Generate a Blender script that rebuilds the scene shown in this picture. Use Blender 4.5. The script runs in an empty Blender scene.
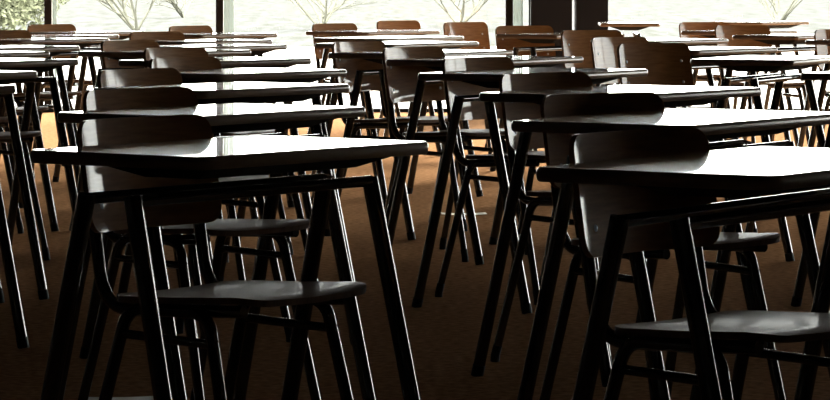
import bpy, bmesh, math, random
from mathutils import Vector, Matrix
R = math.radians
scene = bpy.context.scene
COL = scene.collection

# ------------------------------------------------------------------ camera
cam_data = bpy.data.cameras.new('camera')
cam = bpy.data.objects.new('camera', cam_data); COL.objects.link(cam)
cam.location = (0, 0, 1.038); cam.rotation_euler = (R(90), 0, 0)
cam_data.sensor_width = 36.0
cam_data.lens = 36.0 * 3280 / 830
cam_data.shift_y = -221.0 / 830
cam_data.clip_end = 600
scene.camera = cam

# ------------------------------------------------------------------ sky, sun, exposure
world = bpy.data.worlds.new('overcast_sky'); scene.world = world
world.use_nodes = True
wn = world.node_tree.nodes; wl = world.node_tree.links
bg = wn['Background']
bg.inputs['Color'].default_value = (1.0, 0.98, 0.94, 1)
# overcast sky: three times as bright overhead as at the horizon
tc_ = wn.new('ShaderNodeTexCoord'); sp_ = wn.new('ShaderNodeSeparateXYZ')
mx_ = wn.new('ShaderNodeMath'); mx_.operation = 'MAXIMUM'; mx_.inputs[1].default_value = 0.0
ma_ = wn.new('ShaderNodeMath'); ma_.operation = 'MULTIPLY_ADD'
ma_.inputs[1].default_value = 2 * 12.5; ma_.inputs[2].default_value = 12.5
wl.new(tc_.outputs['Generated'], sp_.inputs[0]); wl.new(sp_.outputs['Z'], mx_.inputs[0])
wl.new(mx_.outputs[0], ma_.inputs[0]); wl.new(ma_.outputs[0], bg.inputs['Strength'])
sun_d = bpy.data.lights.new('sun', 'SUN'); sun_d.energy = 50.0; sun_d.angle = R(17)   # low sun behind thin haze, ahead and to the right
sun_d.color = (1.0, 0.88, 0.70)
sun = bpy.data.objects.new('sun', sun_d); COL.objects.link(sun)
sun.rotation_euler = (R(-(90 - 19.5)), 0, R(-20))
vs = scene.view_settings
vs.view_transform = 'Standard'; vs.look = 'None'; vs.exposure = 0.0; vs.gamma = 1.0
vs.use_curve_mapping = False


# ------------------------------------------------------------------ materials
def new_mat(name):
    m = bpy.data.materials.new(name); m.use_nodes = True
    nt = m.node_tree
    return m, nt, nt.nodes['Principled BSDF']


def plain(name, col, rough=0.5, metal=0.0, coat=0.0, spec=0.5):
    m, nt, p = new_mat(name)
    p.inputs['Base Color'].default_value = (*col, 1)
    p.inputs['Roughness'].default_value = rough
    p.inputs['Metallic'].default_value = metal
    p.inputs['Coat Weight'].default_value = coat
    p.inputs['Specular IOR Level'].default_value = spec
    return m


def noisy(name, c1, c2, scale, rough=0.6, stretch=(1, 1, 1), coat=0.0, coat_rough=0.05, detail=4, bump=0.0, spec=0.5):
    m, nt, p = new_mat(name)
    tc = nt.nodes.new('ShaderNodeTexCoord')
    mp = nt.nodes.new('ShaderNodeMapping'); mp.inputs['Scale'].default_value = stretch
    nz = nt.nodes.new('ShaderNodeTexNoise'); nz.inputs['Scale'].default_value = scale
    nz.inputs['Detail'].default_value = detail
    cr = nt.nodes.new('ShaderNodeValToRGB')
    cr.color_ramp.elements[0].position = 0.3; cr.color_ramp.elements[1].position = 0.7
    cr.color_ramp.elements[0].color = (*c1, 1); cr.color_ramp.elements[1].color = (*c2, 1)
    nt.links.new(tc.outputs['Object'], mp.inputs['Vector'])
    nt.links.new(mp.outputs['Vector'], nz.inputs['Vector'])
    nt.links.new(nz.outputs['Fac'], cr.inputs['Fac'])
    nt.links.new(cr.outputs['Color'], p.inputs['Base Color'])
    if bump:
        bp = nt.nodes.new('ShaderNodeBump'); bp.inputs['Strength'].default_value = bump
        bp.inputs['Distance'].default_value = 0.004
        nt.links.new(nz.outputs['Fac'], bp.inputs['Height'])
        nt.links.new(bp.outputs['Normal'], p.inputs['Normal'])
    p.inputs['Roughness'].default_value = rough
    p.inputs['Coat Weight'].default_value = coat
    p.inputs['Coat Roughness'].default_value = coat_rough
    p.inputs['Specular IOR Level'].default_value = spec
    return m


M = {}
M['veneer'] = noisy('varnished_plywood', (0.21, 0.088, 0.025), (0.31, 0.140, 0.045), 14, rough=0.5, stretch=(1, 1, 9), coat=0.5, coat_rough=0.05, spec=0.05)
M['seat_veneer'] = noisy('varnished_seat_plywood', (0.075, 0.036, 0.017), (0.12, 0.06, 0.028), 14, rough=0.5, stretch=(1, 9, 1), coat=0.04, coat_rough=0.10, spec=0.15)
M['laminate'] = noisy('pale_laminate', (0.30, 0.25, 0.20), (0.36, 0.30, 0.25), 30, rough=0.3, stretch=(1, 6, 1), coat=1.0, coat_rough=0.03, spec=0.2)
M['lipping'] = noisy('dark_wood_lipping', (0.21, 0.15, 0.10), (0.28, 0.20, 0.14), 40, rough=0.28, stretch=(1, 1, 8))
M['steel'] = plain('black_painted_steel', (0.010, 0.010, 0.010), rough=0.03, spec=1.0)
M['box'] = plain('matt_black_board', (0.008, 0.007, 0.006), 0.8, spec=0.2)
M['rubber'] = plain('black_rubber', (0.006, 0.006, 0.006), rough=0.6, spec=0.15)
M['rivet'] = plain('bright_rivet', (0.55, 0.52, 0.48), rough=0.3, metal=1.0)
M['carpet'] = noisy('brown_carpet', (0.165, 0.088, 0.046), (0.34, 0.195, 0.112), 38, rough=0.95, detail=8, bump=0.6, spec=0.0)
M['ceiling'] = plain('matt_ceiling', (0.05, 0.047, 0.044), 0.9)
M['wall'] = noisy('painted_wall', (0.035, 0.03, 0.025), (0.045, 0.038, 0.03), 3, rough=0.85)
M['black_frame'] = plain('black_window_frame', (0.010, 0.010, 0.011), 0.6, spec=0.2)
M['column'] = plain('black_column_cladding', (0.008, 0.008, 0.010), 0.7, spec=0.2)
M['paper'] = plain('white_paper', (0.80, 0.80, 0.78), 0.7)
M['paving'] = noisy('pale_paving', (0.085, 0.086, 0.084), (0.10, 0.10, 0.098), 1.5, rough=0.95)
M['unseen_hedge'] = noisy('added_hedge_brown', (0.032, 0.027, 0.02), (0.05, 0.043, 0.032), 3, rough=0.95, spec=0.1)  # for the unseen hedgerow added to tone the desk-top reflections
M['leaf'] = noisy('olive_leaf', (0.075, 0.080, 0.042), (0.11, 0.115, 0.075), 5, rough=0.8, spec=0.1)
M['twig'] = noisy('pale_bark', (0.065, 0.064, 0.046), (0.08, 0.078, 0.058), 6, rough=0.95)


def lawn_mat():
    m, nt, p = new_mat('dry_lawn')
    tc = nt.nodes.new('ShaderNodeTexCoord')
    mp = nt.nodes.new('ShaderNodeMapping'); mp.inputs['Scale'].default_value = (1.6, 0.16, 1)
    nz = nt.nodes.new('ShaderNodeTexNoise'); nz.inputs['Scale'].default_value = 1.7; nz.inputs['Detail'].default_value = 8
    nz.inputs['Roughness'].default_value = 0.72
    cr = nt.nodes.new('ShaderNodeValToRGB')
    e = cr.color_ramp.elements
    e[0].position = 0.30; e[0].color = (0.022, 0.023, 0.0185, 1)
    e[1].position = 0.64; e[1].color = (0.042, 0.0425, 0.0445, 1)
    nt.links.new(tc.outputs['Object'], mp.inputs['Vector']); nt.links.new(mp.outputs['Vector'], nz.inputs['Vector'])
    nt.links.new(nz.outputs['Fac'], cr.inputs['Fac']); nt.links.new(cr.outputs['Color'], p.inputs['Base Color'])
    p.inputs['Roughness'].default_value = 1.0; p.inputs['Specular IOR Level'].default_value = 0.0
    return m


M['lawn'] = lawn_mat()


def glass_mat():
    m = bpy.data.materials.new('clear_window_glass'); m.use_nodes = True
    nt = m.node_tree; nt.nodes.clear()
    out = nt.nodes.new('ShaderNodeOutputMaterial')
    tr = nt.nodes.new('ShaderNodeBsdfTransparent'); tr.inputs['Color'].default_value = (0.96, 0.98, 0.97, 1)
    gl = nt.nodes.new('ShaderNodeBsdfGlossy'); gl.inputs['Roughness'].default_value = 0.0
    fr = nt.nodes.new('ShaderNodeFresnel'); fr.inputs['IOR'].default_value = 1.45
    mx = nt.nodes.new('ShaderNodeMixShader')
    nt.links.new(fr.outputs['Fac'], mx.inputs['Fac']); nt.links.new(tr.outputs['BSDF'], mx.inputs[1])
    nt.links.new(gl.outputs['BSDF'], mx.inputs[2]); nt.links.new(mx.outputs['Shader'], out.inputs['Surface'])
    return m


M['glass'] = glass_mat()


def blind_mat():
    m = bpy.data.materials.new('grey_blind_fabric'); m.use_nodes = True
    nt = m.node_tree; nt.nodes.clear()
    out = nt.nodes.new('ShaderNodeOutputMaterial')
    a = nt.nodes.new('ShaderNodeBsdfDiffuse'); a.inputs['Color'].default_value = (0.36, 0.40, 0.40, 1)
    b = nt.nodes.new('ShaderNodeBsdfTranslucent'); b.inputs['Color'].default_value = (0.30, 0.335, 0.335, 1)
    mx = nt.nodes.new('ShaderNodeMixShader'); mx.inputs['Fac'].default_value = 0.6
    nt.links.new(a.outputs['BSDF'], mx.inputs[1]); nt.links.new(b.outputs['BSDF'], mx.inputs[2])
    nt.links.new(mx.outputs['Shader'], out.inputs['Surface'])
    return m


M['blind'] = blind_mat()


# ------------------------------------------------------------------ mesh helpers
def finish(name, bm, mat, parent=None, smooth=True, angle=38):
    bmesh.ops.recalc_face_normals(bm, faces=bm.faces)
    if smooth:
        for f in bm.faces: f.smooth = True
        for e in bm.edges:
            e.smooth = not (len(e.link_faces) == 2 and e.calc_face_angle(0) > R(angle))
    me = bpy.data.meshes.new(name); bm.to_mesh(me); bm.free()
    me.materials.append(mat)
    o = bpy.data.objects.new(name, me); COL.objects.link(o)
    if parent: o.parent = parent
    return o


def add_box(bm, lo, hi, bevel=0.0):
    lo, hi = Vector(lo), Vector(hi)
    g = bmesh.ops.create_cube(bm, size=1.0)
    vs_ = g['verts']
    for v in vs_:
        v.co = Vector((lo[i] + (v.co[i] + 0.5) * (hi[i] - lo[i]) for i in range(3)))
    if bevel:
        es = list({e for v in vs_ for e in v.link_edges})
        bmesh.ops.bevel(bm, geom=es, offset=bevel, segments=2, affect='EDGES', profile=0.6)


def fillet(pts, rads, n=8):
    """polyline with rounded corners; rads[i] is the bend radius at point i"""
    out = [Vector(pts[0])]
    for i in range(1, len(pts) - 1):
        p0, p, p1 = Vector(pts[i - 1]), Vector(pts[i]), Vector(pts[i + 1])
        r = rads[i]
        if r <= 0: out.append(p); continue
        a = (p0 - p).normalized(); b = (p1 - p).normalized()
        ang = a.angle(b); t = min(r / math.tan(ang / 2), (p0 - p).length * .49 if i > 1 else (p0 - p).length * .98, (p1 - p).length * .98)
        s, e = p + a * t, p + b * t
        for k in range(n + 1):
            w = k / n
            out.append(s * (1 - w) ** 2 + p * 2 * w * (1 - w) + e * w * w)
    out.append(Vector(pts[-1]))
    return out


def add_tube(bm, pts, r, seg=14, cap=True):
    pts = [Vector(p) for p in pts]
    rings = []
    up = None
    for i, p in enumerate(pts):
        d = ((pts[min(i + 1, len(pts) - 1)] - p).normalized() + (p - pts[max(i - 1, 0)]).normalized()).normalized()
        if up is None:
            up = d.orthogonal().normalized()
        else:
            up = (up - d * up.dot(d)).normalized()
        s = d.cross(up)
        rr = r[i] if isinstance(r, (list, tuple)) else r
        rings.append([bm.verts.new(p + (up * math.cos(2 * math.pi * k / seg) + s * math.sin(2 * math.pi * k / seg)) * rr) for k in range(seg)])
    for a, b in zip(rings, rings[1:]):
        for k in range(seg):
            bm.faces.new((a[k], a[(k + 1) % seg], b[(k + 1) % seg], b[k]))
    if cap:
        bm.faces.new(list(reversed(rings[0]))); bm.faces.new(rings[-1])


def rounded_outline(w, h, r, n=6):
    pts = []
    for cx, cy, a0 in ((w / 2 - r, h / 2 - r, 0), (-w / 2 + r, h / 2 - r, 90), (-w / 2 + r, -h / 2 + r, 180), (w / 2 - r, -h / 2 + r, 270)):
        for k in range(n + 1):
            a = R(a0 + 90 * k / n)
            pts.append((cx + r * math.cos(a), cy + r * math.sin(a)))
    return pts


def add_panel(bm, fn, w, h, r, t, nx=14, nz=10):
    """bent sheet with rounded corners: fn(u, v) gives the mid-surface point, t is the thickness"""
    vrows = [-h / 2 + r * (1 - math.cos(R(90) * k / 5)) for k in range(6)]
    mid = [-h / 2 + r + (h - 2 * r) * k / nz for k in range(1, nz)]
    vrows = vrows + mid + [-q for q in reversed(vrows)]
    grids = ([], [])
    for v in vrows:
        ov = max(0.0, abs(v) - (h / 2 - r))
        hw = w / 2 - r + math.sqrt(max(r * r - ov * ov, 0.0))
        rows = ([], [])
        for k in range(nx + 1):
            u = -hw + 2 * hw * k / nx
            p = fn(u, v); e = 1e-4
            n = (fn(u + e, v) - fn(u - e, v)).cross(fn(u, v + e) - fn(u, v - e)).normalized()
            rows[0].append(bm.verts.new(p + n * t / 2)); rows[1].append(bm.verts.new(p - n * t / 2))
        grids[0].append(rows[0]); grids[1].append(rows[1])
    nr = len(vrows)
    for g in grids:
        for i in range(nr - 1):
            for k in range(nx):
                bm.faces.new((g[i][k], g[i][k + 1], g[i + 1][k + 1], g[i + 1][k]))
    a, b = grids
    loop = [(0, k) for k in range(nx)] + [(i, nx) for i in range(nr - 1)] + [(nr - 1, k) for k in range(nx, 0, -1)] + [(i, 0) for i in range(nr - 1, 0, -1)]
    for (i, k), (j, l) in zip(loop, loop[1:] + loop[:1]):
        bm.faces.new((a[i][k], a[j][l], b[j][l], b[i][k]))


def thing(name, label, cat, group=None, loc=(0, 0, 0), rot=0.0):
    o = bpy.data.objects.new(name, None); COL.objects.link(o)
    o.empty_display_size = 0.1
    o.location = loc; o.rotation_euler = (0, 0, rot)
    o['label'] = label; o['category'] = cat
    if group: o['group'] = group
    return o


def structure(o):
    o['kind'] = 'structure'; return o


def struct_box(name, lo, hi, mat, bevel=0.0):
    bm = bmesh.new(); add_box(bm, lo, hi, bevel)
    return structure(finish(name, bm, mat, smooth=False))


def copy_tree(o, parent=None):
    c = o.copy(); COL.objects.link(c)
    if parent: c.parent = parent
    for ch in o.children: copy_tree(ch, c)
    return c


# ------------------------------------------------------------------ the room
X0, X1, YB, YW, HC = -4.6, 13.6, -3.0, 25.5, 3.3
floor = struct_box('floor', (X0, YB, -0.12), (X1, YW + 0.25, 0.0), M['carpet'])
struct_box('ceiling', (X0 - .2, YB - .2, HC), (X1 + .2, YW + 0.3, HC + .25), M['ceiling'])
struct_box('wall_left', (X0 - 0.2, YB, -0.12), (X0, YW + 0.25, HC), M['wall'])
struct_box('wall_back', (X0 - .2, YB - 0.2, -0.12), (X1 + .2, YB, HC), M['wall'])
# right wall: solid beside the camera, glazed towards the far end
YR = 16.0
struct_box('wall_right', (X1, YB, -0.12), (X1 + 0.2, YR, HC), M['wall'])


def window(n, a, b, axis, blind_at=None):
    """full-height glazed bay; axis 'x' runs along the far wall, 'y' along the right wall"""
    def bx(bm, u0, u1, w0, w1, z0, z1):
        if axis == 'x': add_box(bm, (u0, YW + w0, z0), (u1, YW + w1, z1))
        else: add_box(bm, (X1 + w0, u0, z0), (X1 + w1, u1, z1))
    root = bpy.data.objects.new('window_%d' % n, None); COL.objects.link(root); structure(root)
    bm = bmesh.new(); f = 0.048
    bx(bm, a, a + f, 0.02, 0.14, 0.0, HC); bx(bm, b - f * .2, b, 0.02, 0.14, 0.0, HC)
    bx(bm, a + f, b - f * .2, 0.02, 0.14, 0.0, 0.03); bx(bm, a + f, b - f * .2, 0.02, 0.14, HC - 0.06, HC)
    finish('window_frame', bm, M['black_frame'], root, smooth=False)
    bm = bmesh.new(); bx(bm, a + f, b - f * .2, 0.075, 0.083, 0.03, HC - 0.06)
    finish('glass_pane', bm, M['glass'], root, smooth=False)
    if blind_at:
        bm = bmesh.new(); u = blind_at
        for k in range(4):                                        # blind slats stacked at the side
            bx(bm, a + f + 0.003 + k * u / 4, a + f + 0.003 + (k + 1) * u / 4 - 0.001, 0.03 - 0.006 * (k % 2), 0.034 - 0.006 * (k % 2), 0.06, HC - 0.08)
        finish('folded_blind', bm, M['blind'], root, smooth=False)
    return root


window(1, X0, -2.875, 'x')
window(2, -2.875, -1.54, 'x', 0.035)
window(3, -1.54, 0.715, 'x', 0.080)
window(4, 0.715, 0.895, 'x', 0.075)
window(5, 1.455, 3.75, 'x', 0.0)
window(6, 3.75, 6.35, 'x', 0.075)
window(7, 6.35, 8.7, 'x', 0.075)
window(11, 8.7, 11.1, 'x', 0.075)
window(12, 11.1, X1, 'x', 0.075)
for i in range(3):
    window(8 + i, YR + i * 3.16, YR + (i + 1) * 3.16, 'y', 0.07)
# dark clad column between the far windows, two claddings with a slit of light between them
bm = bmesh.new()
add_box(bm, (0.895, YW - 0.16, 0), (1.214, YW + 0.2, HC)); add_box(bm, (1.246, YW - 0.16, 0), (1.455, YW + 0.2, HC))
structure(finish('column', bm, M['column'], smooth=False))

# ------------------------------------------------------------------ outdoors
struct_box('terrace', (-30, YW + 0.25, -0.3), (40, 52.0, -0.03), M['paving'])
bm = bmesh.new(); add_box(bm, (-120, 52.0, -0.4), (120, 400.0, -0.05))
lawn = structure(finish('lawn', bm, M['lawn'], smooth=False))


def bare_shrub(x, y, height, spread, seed, label):
    rnd = random.Random(seed)
    root = thing('bare_shrub', label, 'shrub', 'bare shrubs outside the window', (x, y, -0.05))
    bm = bmesh.new()

    def grow(p, d, ln, r, depth):
        pts = [p]
        for k in range(4):
            d = (d + Vector((rnd.uniform(-.28, .28), rnd.uniform(-.28, .28), rnd.uniform(-.08, .12)))).normalized()
            pts.append(pts[-1] + d * ln / 4)
        add_tube(bm, pts, [r * (1 - .13 * k) for k in range(5)], seg=5)
        if depth:
            for _ in range(3):
                q = pts[rnd.randint(1, 4)]
                nd = (d + Vector((rnd.uniform(-1, 1), rnd.uniform(-1, 1), rnd.uniform(-.3, .5))) * .9).normalized()
                grow(q, nd, ln * rnd.uniform(.55, .8), r * .6, depth - 1)
    for k in range(7):
        a = rnd.uniform(0, 6.283)
        d = Vector((math.cos(a) * spread, math.sin(a) * spread, 1)).normalized()
        grow(Vector((0, 0, 0)), d, height * rnd.uniform(.5, .8), 0.03, 3)
    finish('branches', bm, M['twig'], root)
    return root


# ------------------------------------------------------------------ exam desk
DESK_H = 0.740


def make_desk(a, b):
    root = thing('exam_desk', 'exam desk', 'desk')
    zt, th = DESK_H, 0.023
    bm = bmesh.new()
    pts = rounded_outline(a - 0.006, b - 0.006, 0.022)
    top = [bm.verts.new((x, y, zt)) for x, y in pts]; bot = [bm.verts.new((x, y, zt - th + 0.002)) for x, y in pts]
    bm.faces.new(top); bm.faces.new(list(reversed(bot)))
    for k in range(len(pts)):
        l = (k + 1) % len(pts); bm.faces.new((top[k], bot[k], bot[l], top[l]))
    tt = finish('tabletop', bm, M['laminate'], root)
    # wooden lipping round the edge
    bm = bmesh.new()
    sec = [(-0.003, zt - th), (0.001, zt - th), (0.0045, zt - th + 0.004), (0.0055, zt - th / 2), (0.0045, zt - 0.004), (0.001, zt - 0.0005), (-0.001, zt - 0.0004), (-0.003, zt - 0.001)]
    rings = []
    n = len(pts)
    for k in range(n):
        p0, p1 = Vector(pts[k - 1]), Vector(pts[(k + 1) % n]); d = (p1 - p0).normalized()
        nx_, ny_ = d.y, -d.x
        rings.append([bm.verts.new((pts[k][0] + nx_ * o, pts[k][1] + ny_ * o, z)) for o, z in sec])
    for k in range(n):
        q, s = rings[k], rings[(k + 1) % n]
        for j in range(len(sec)):
            i2 = (j + 1) % len(sec); bm.faces.new((q[j], q[i2], s[i2], s[j]))
    eb = finish('edge_lipping', bm, M['lipping'], tt)
    eb['label'] = 'dark wood edge lipping'
    # two long rails and the tapered box that carries the top
    for sy in (-1, 1):
        bm = bmesh.new(); add_tube(bm, [(-a / 2 - 0.002, sy * 0.056, 0.660), (a / 2 + 0.002, sy * 0.056, 0.662)], 0.0105, seg=16)
        finish('rail', bm, M['steel'], root)
    bm = bmesh.new()
    lo = [(-a * .26, 0.690), (a * .42, 0.690), (a * .475, 0.7148), (-a * .34, 0.7148)]
    f0 = [bm.verts.new((x, -0.062 if z < .7 else -0.135, z)) for x, z in lo]
    f1 = [bm.verts.new((x, 0.062 if z < .7 else 0.135, z)) for x, z in lo]
    bm.faces.new(f0); bm.faces.new(list(reversed(f1)))
    for k in range(4):
        l = (k + 1) % 4; bm.faces.new((f0[k], f0[l], f1[l], f1[k]))
    finish('support_box', bm, M['box'], root, smooth=False)
    for sx in (-1, 1):
        for sy in (-1, 1):
            p0 = Vector((sx * (a / 2 + 0.004), sy * 0.052, 0.668)); p1 = Vector((sx * (a / 2 + 0.020), sy * 0.200, 0.0))
            d = p1 - p0
            bm = bmesh.new(); add_tube(bm, [p0, p0 + d * .5, p0 + d * .975], 0.0158, seg=18)
            lg = finish('leg', bm, M['steel'], root)
            bm = bmesh.new(); add_tube(bm, [p0 + d * .955, p0 + d * .985, Vector((p1.x, p1.y, 0.0))], 0.0166, seg=18)
            for v in bm.verts: v.co.z = max(v.co.z, 0.0)
            finish('foot_cap', bm, M['rubber'], lg)
    return root


# ------------------------------------------------------------------ plywood chair
def make_chair():
    """faces local +x; origin on the floor under the middle of the seat"""
    root = thing('plywood_chair', 'plywood chair', 'chair')
    SZ = 0.462

    def seat_fn(u, v):                                             # u across, v front-back (+v = front)
        z = SZ + 0.045 * v + 0.006 * (abs(u) / 0.19) ** 2 - 0.004 * math.cos(v / 0.19 * 1.2)
        if v > 0.12: z -= 3.0 * (v - 0.12) ** 2
        if v < -0.12: z += 1.5 * (v + 0.12) ** 2
        return Vector((v + 0.046, -u, z))
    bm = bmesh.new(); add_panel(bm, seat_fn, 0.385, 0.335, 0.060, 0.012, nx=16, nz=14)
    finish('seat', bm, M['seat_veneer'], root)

    lean = math.tan(R(9.5)); RB = 0.68

    def back_fn(u, v):
        z = 0.676 + v
        x = -0.2 - v * lean + RB * (1 - math.cos(u / RB))
        return Vector((x, RB * math.sin(u / RB), z))
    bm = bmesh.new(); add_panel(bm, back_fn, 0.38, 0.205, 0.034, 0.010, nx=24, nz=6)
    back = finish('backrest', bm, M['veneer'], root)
    for u in (-0.145, 0.145):
        for v in (-0.055, 0.03):
            p = back_fn(u, v); e = 1e-3
            n = (back_fn(u + e, v) - back_fn(u - e, v)).cross(back_fn(u, v + e) - back_fn(u, v - e)).normalized()
            bm = bmesh.new()
            add_tube(bm, [p - n * 0.006, p + n * 0.0055, p + n * 0.0075], [0.006, 0.006, 0.003], seg=10)
            rv = finish('rivet', bm, M['rivet'], back); rv['label'] = 'small bright rivet'
    r = 0.0118
    for s in (-1, 1):
        y = s * 0.150
        pts = fillet([(0.17, y, 0.448), (-0.158, y, 0.434), (-0.196 - 0.065 * lean, y * 0.98, 0.735)], [0, 0.075, 0], 12)
        bp = pts[-1]
        pts = [Vector((p.x + (-0.003 if p.z > .56 else -0.003 * max(0, (p.z - .47) / .09)), p.y, p.z)) for p in pts]
        bm = bmesh.new(); add_tube(bm, pts, r)
        finish('back_post', bm, M['steel'], root)
    for s in (-1, 1):
        y = s * 0.168
        for q, (xt, xf) in ((1, (0.105, 0.205)), (-1, (-0.085, -0.200))):
            foot = Vector((xf, s * 0.195, 0.0))
            pts = fillet([(0.01, y, 0.443), (xt, y + s * .002, 0.443), foot + Vector((0, 0, 0.012))], [0, 0.052, 0], 10)
            bm = bmesh.new(); add_tube(bm, pts, r)
            lg = finish('leg', bm, M['steel'], root)
            d = (pts[-2] - pts[-1]).normalized()
            bm = bmesh.new(); add_tube(bm, [pts[-1] + d * 0.035, pts[-1] + d * .005, foot], 0.0128, seg=14)
            for v in bm.verts: v.co.z = max(v.co.z, 0.0)
            finish('foot_cap', bm, M['rubber'], lg)
        bm = bmesh.new(); add_tube(bm, [(-0.100, y + s * .006, 0.396), (0.128, y + s * .006, 0.388)], 0.0085)
        finish('stretcher', bm, M['steel'], root)
    return root


ORD = ['first', 'second', 'third', 'fourth', 'fifth', 'sixth', 'seventh', 'eighth', 'ninth']
DESKS = [  # file, row in the file, x, y, turn
    ('L', 0, -0.324, 5.874, 53.7), ('L', 1, -0.458, 7.495, 56), ('L', 2, -0.534, 9.144, 53.5), ('L', 3, -0.574, 10.654, 53.5), ('L', 4, -0.741, 12.214, 53), ('L', 5, -1.041, 13.684, 53), ('L', 6, -0.931, 14.754, 53), ('L', 7, -1.051, 15.984, 53), ('L', 8, -1.111, 17.954, 53),
    ('K', 0, -1.471, 9.064, 53), ('K', 1, -1.571, 10.464, 53), ('K', 2, -1.601, 12.054, 53), ('K', 3, -1.851, 13.334, 53), ('K', 4, -1.841, 14.454, 53), ('K', 5, -1.891, 16.384, 53), ('K', 6, -1.931, 17.384, 53), ('K', 7, -1.891, 18.584, 53),
    ('R', 0, 0.580, 5.408, 57), ('R', 1, 0.587, 7.119, 58), ('R', 2, 0.560, 8.810, 56), ('R', 3, 0.390, 10.630, 59), ('R', 4, 0.270, 12.370, 60), ('R', 5, 0.030, 13.500, 59), ('R', 6, -0.080, 15.400, 58), ('R', 7, -0.130, 16.850, 58), ('R', 8, -0.240, 18.950, 58),
    ('P', 0, 1.339, 12.453, 66), ('P', 1, 1.226, 14.153, 52), ('P', 2, 1.209, 16.184, 53), ('P', 3, 0.789, 17.884, 53),
    ('Q', 0, 1.569, 10.585, 56), ('Q', 1, 2.259, 16.184, 53), ('Q', 2, 2.039, 17.584, 53), ('Q', 3, 1.879, 18.984, 53),
    ('S', 0, 1.46, 22.4, 88), ('S', 1, 2.439, 23.084, 53),
]
CHAIRS = [  # file, row, x, y, heading
    ('L', 0, -0.352, 6.031, -36), ('L', 1, -0.504, 7.636, -40), ('L', 2, -0.635, 9.336, -34), ('L', 3, -0.600, 10.698, -34), ('L', 4, -0.749, 12.282, -35), ('L', 5, -1.049, 13.752, -35), ('L', 7, -1.124, 15.976, -41), ('L', 8, -1.089, 18.062, -35),
    ('K', 1, -1.611, 10.494, -40), ('K', 2, -1.641, 12.084, -40), ('K', 3, -1.891, 13.364, -40), ('K', 4, -1.881, 14.484, -40), ('K', 5, -1.931, 16.414, -40), ('K', 7, -1.931, 18.614, -40),
    ('R', 0, 0.524, 5.470, -42), ('R', 1, 0.545, 7.260, -50), ('R', 2, 0.496, 8.900, -44), ('R', 3, 0.355, 10.733, -39), ('R', 4, 0.143, 12.316, -38), ('R', 5, -0.075, 13.459, -35), ('R', 8, -0.328, 18.981, -42),
    ('P', 0, 1.072, 13.060, -54), ('P', 1, 1.042, 14.460, -46), ('P', 2, 0.996, 16.460, -58), ('P', 3, 0.700, 18.000, -60),
    ('Q', 1, 2.306, 16.760, -60), ('Q', 2, 1.924, 18.160, -60), ('Q', 3, 1.837, 19.560, -60),
]
FILES = {'L': 'left-centre file', 'K': 'left-edge file', 'R': 'right-centre file', 'P': 'file right of the black column', 'Q': 'right-edge file', 'S': 'last row by the window'}


def which(fl, row):
    if fl == 'S':
        return ('by the window, right beside the column', 'last by the window at far right')[row]
    if row == 0: return 'first in the ' + FILES[fl]
    return '%s in the %s' % (ORD[row], FILES[fl])


narrow0 = make_desk(0.66, 0.40); wide0 = make_desk(0.79, 0.43); chair0 = make_chair()
used = set()
for fl, row, x, y, t in DESKS:
    proto = wide0 if fl == 'R' else narrow0                        # the right-centre file has the wider desks
    d = proto if proto.name not in used else copy_tree(proto); used.add(proto.name)
    d.location = (x, y, 0); d.rotation_euler = (0, 0, R(t))
    d['label'] = ('wide' if fl == 'R' else 'narrow') + ' glossy exam desk with black legs, ' + which(fl, row)
    d['group'] = 'exam desks set out in files'
for fl, row, x, y, h in CHAIRS:
    c = chair0 if chair0.name not in used else copy_tree(chair0); used.add(chair0.name)
    c.location = (x, y, 0); c.rotation_euler = (0, 0, R(h))
    c['label'] = 'brown plywood chair at the %s desk of the %s' % (ORD[row], FILES[fl])
    c['group'] = 'plywood chairs at the exam desks'

# two chairs that stand without a desk in front
for x, y, h, lab in ((0.436, 19.545, -45, 'brown plywood chair standing clear by the left side of the black column'),
                     (1.94, 12.84, -45, 'plywood chair with white sheen cut by the right edge of the photo'),
                     (0.03, 20.25, -45, 'plywood chair in the back row left of the chair standing clear')):
    c = copy_tree(chair0); c.location = (x, y, 0); c.rotation_euler = (0, 0, R(h))
    c['label'] = lab; c['group'] = 'plywood chairs at the exam desks'

# ------------------------------------------------------------------ papers dropped on the carpet
for x, y, w, h, rz, lab in ((0.215, 14.45, 0.20, 0.11, 3, 'white sheet of paper on the carpet among the right-centre desk legs'),
                            (-0.705, 7.975, 0.21, 0.297, 8, 'white sheet of paper on the carpet behind the front left desk')):
    bm = bmesh.new()
    nx, ny = 8, 10
    g = [[bm.verts.new(((i / nx - .5) * w, (j / ny - .5) * h, 0.002 + 0.004 * (abs(i / nx - .5) * 2) ** 3)) for i in range(nx + 1)] for j in range(ny + 1)]
    for j in range(ny):
        for i in range(nx): bm.faces.new((g[j][i], g[j][i + 1], g[j + 1][i + 1], g[j + 1][i]))
    ex = bmesh.ops.extrude_face_region(bm, geom=bm.faces[:])
    for v in [q for q in ex['geom'] if isinstance(q, bmesh.types.BMVert)]: v.co.z += 0.0008
    p = finish('sheet_of_paper', bm, M['paper'])
    p.location = (x, y, 0); p.rotation_euler = (0, 0, R(rz)); p['label'] = lab; p['category'] = 'paper'

# ------------------------------------------------------------------ bare shrubs beyond the glass
for k, (x, y, h, sp, lab) in enumerate((
        (-6.5, 92, 2.0, 1.2, 'pale bare shrub outside just left of the first window post'),
        (-5.6, 66, 2.0, 1.0, 'pale bare shrub outside between the two left window posts'),
        (-2.0, 70, 2.2, .9, 'pale bare shrub outside right of the second window post'),
        (1.0, 74, 2.2, 1.1, 'pale bare shrub outside left of the black column'),
        (8.4, 76, 2.0, 1.0, 'pale bare shrub outside right of the black column'))):
    bare_shrub(x, y, h, sp, 11 + k, lab)
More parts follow.
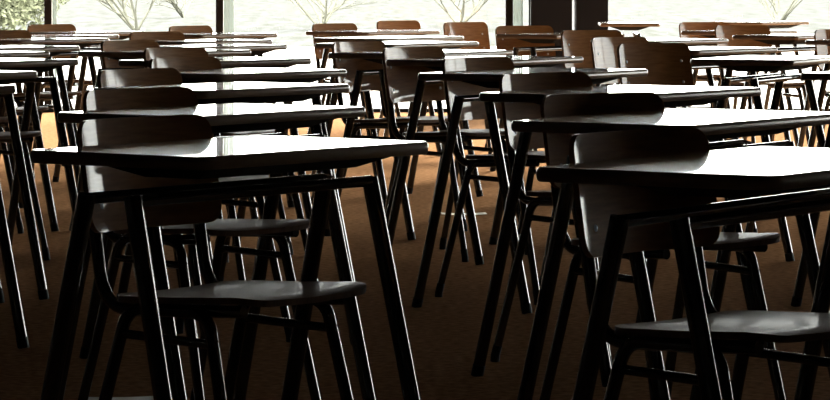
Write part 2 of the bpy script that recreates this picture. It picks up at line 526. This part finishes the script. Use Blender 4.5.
# out-of-view hedgerow added beyond the lawn to dim reflections in far desk tops
rnd = random.Random(5)
bm = bmesh.new()
nx, nz = 260, 10
grid = []
for i in range(nx + 1):
    x = -90 + 260 * i / nx
    hgt = 1.9 + 0.5 * math.sin(x * .21) + rnd.uniform(-.35, .35)
    col = []
    for k in range(nz + 1):
        a = math.pi * k / nz
        col.append(bm.verts.new((x, 190 - 1.6 * math.cos(a) + rnd.uniform(-.25, .25), -0.1 + hgt * math.sin(a) ** .6 * rnd.uniform(.9, 1.05))))
    grid.append(col)
for i in range(nx):
    for k in range(nz): bm.faces.new((grid[i][k], grid[i + 1][k], grid[i + 1][k + 1], grid[i][k + 1]))
hd = finish('unseen_hedge', bm, M['unseen_hedge'], angle=180)
hd['kind'] = 'stuff'; hd['label'] = 'unseen brown hedgerow added beyond the lawn for its reflection in desk tops'; hd['category'] = 'unseen_hedge'

# pale leafy bush outside the left window
def leafy_bush(x, y, w, hgt, seed, label):
    rnd = random.Random(seed)
    root = thing('leafy_bush', label, 'bush', None, (x, y, -0.06))
    bm = bmesh.new()
    for k in range(5):
        a = rnd.uniform(0, 6.28)
        add_tube(bm, [(0, 0, 0), (math.cos(a) * w * .15, math.sin(a) * w * .15, hgt * .4), (math.cos(a) * w * .3, math.sin(a) * w * .3, hgt * .8)], [.03, .022, .012], seg=6)
    finish('stem', bm, M['twig'], root)
    bm = bmesh.new()
    for k in range(5200):
        a, q = rnd.uniform(0, 6.283), rnd.random() ** .4
        zc = rnd.uniform(-1, 1); rr = math.sqrt(1 - zc * zc) * q
        lump = 1 + .18 * math.sin(3 * a + seed) + .12 * math.sin(5 * zc + a)
        p = Vector((rr * math.cos(a) * w / 2 * lump, rr * math.sin(a) * w / 2 * lump, max(.03, hgt * (.52 + .48 * zc * q * lump))))
        d = Vector((rnd.gauss(0, 1), rnd.gauss(0, 1), rnd.gauss(0, 1))).normalized(); e = d.orthogonal().normalized(); l = rnd.uniform(.05, .09)
        bm.faces.new([bm.verts.new(p + d * l), bm.verts.new(p + e * l * .45), bm.verts.new(p - d * l), bm.verts.new(p - e * l * .45)])
    me = bpy.data.meshes.new('foliage'); bm.to_mesh(me); bm.free(); me.materials.append(M['leaf'])
    o = bpy.data.objects.new('foliage', me); COL.objects.link(o); o.parent = root


leafy_bush(-8.35, 63, 2.3, 1.45, 3, 'pale green leafy bush outside the window at the left edge')
leafy_bush(-9.7, 78, 2.6, 1.2, 8, 'pale green leafy bush outside, partly behind the one at the left edge')
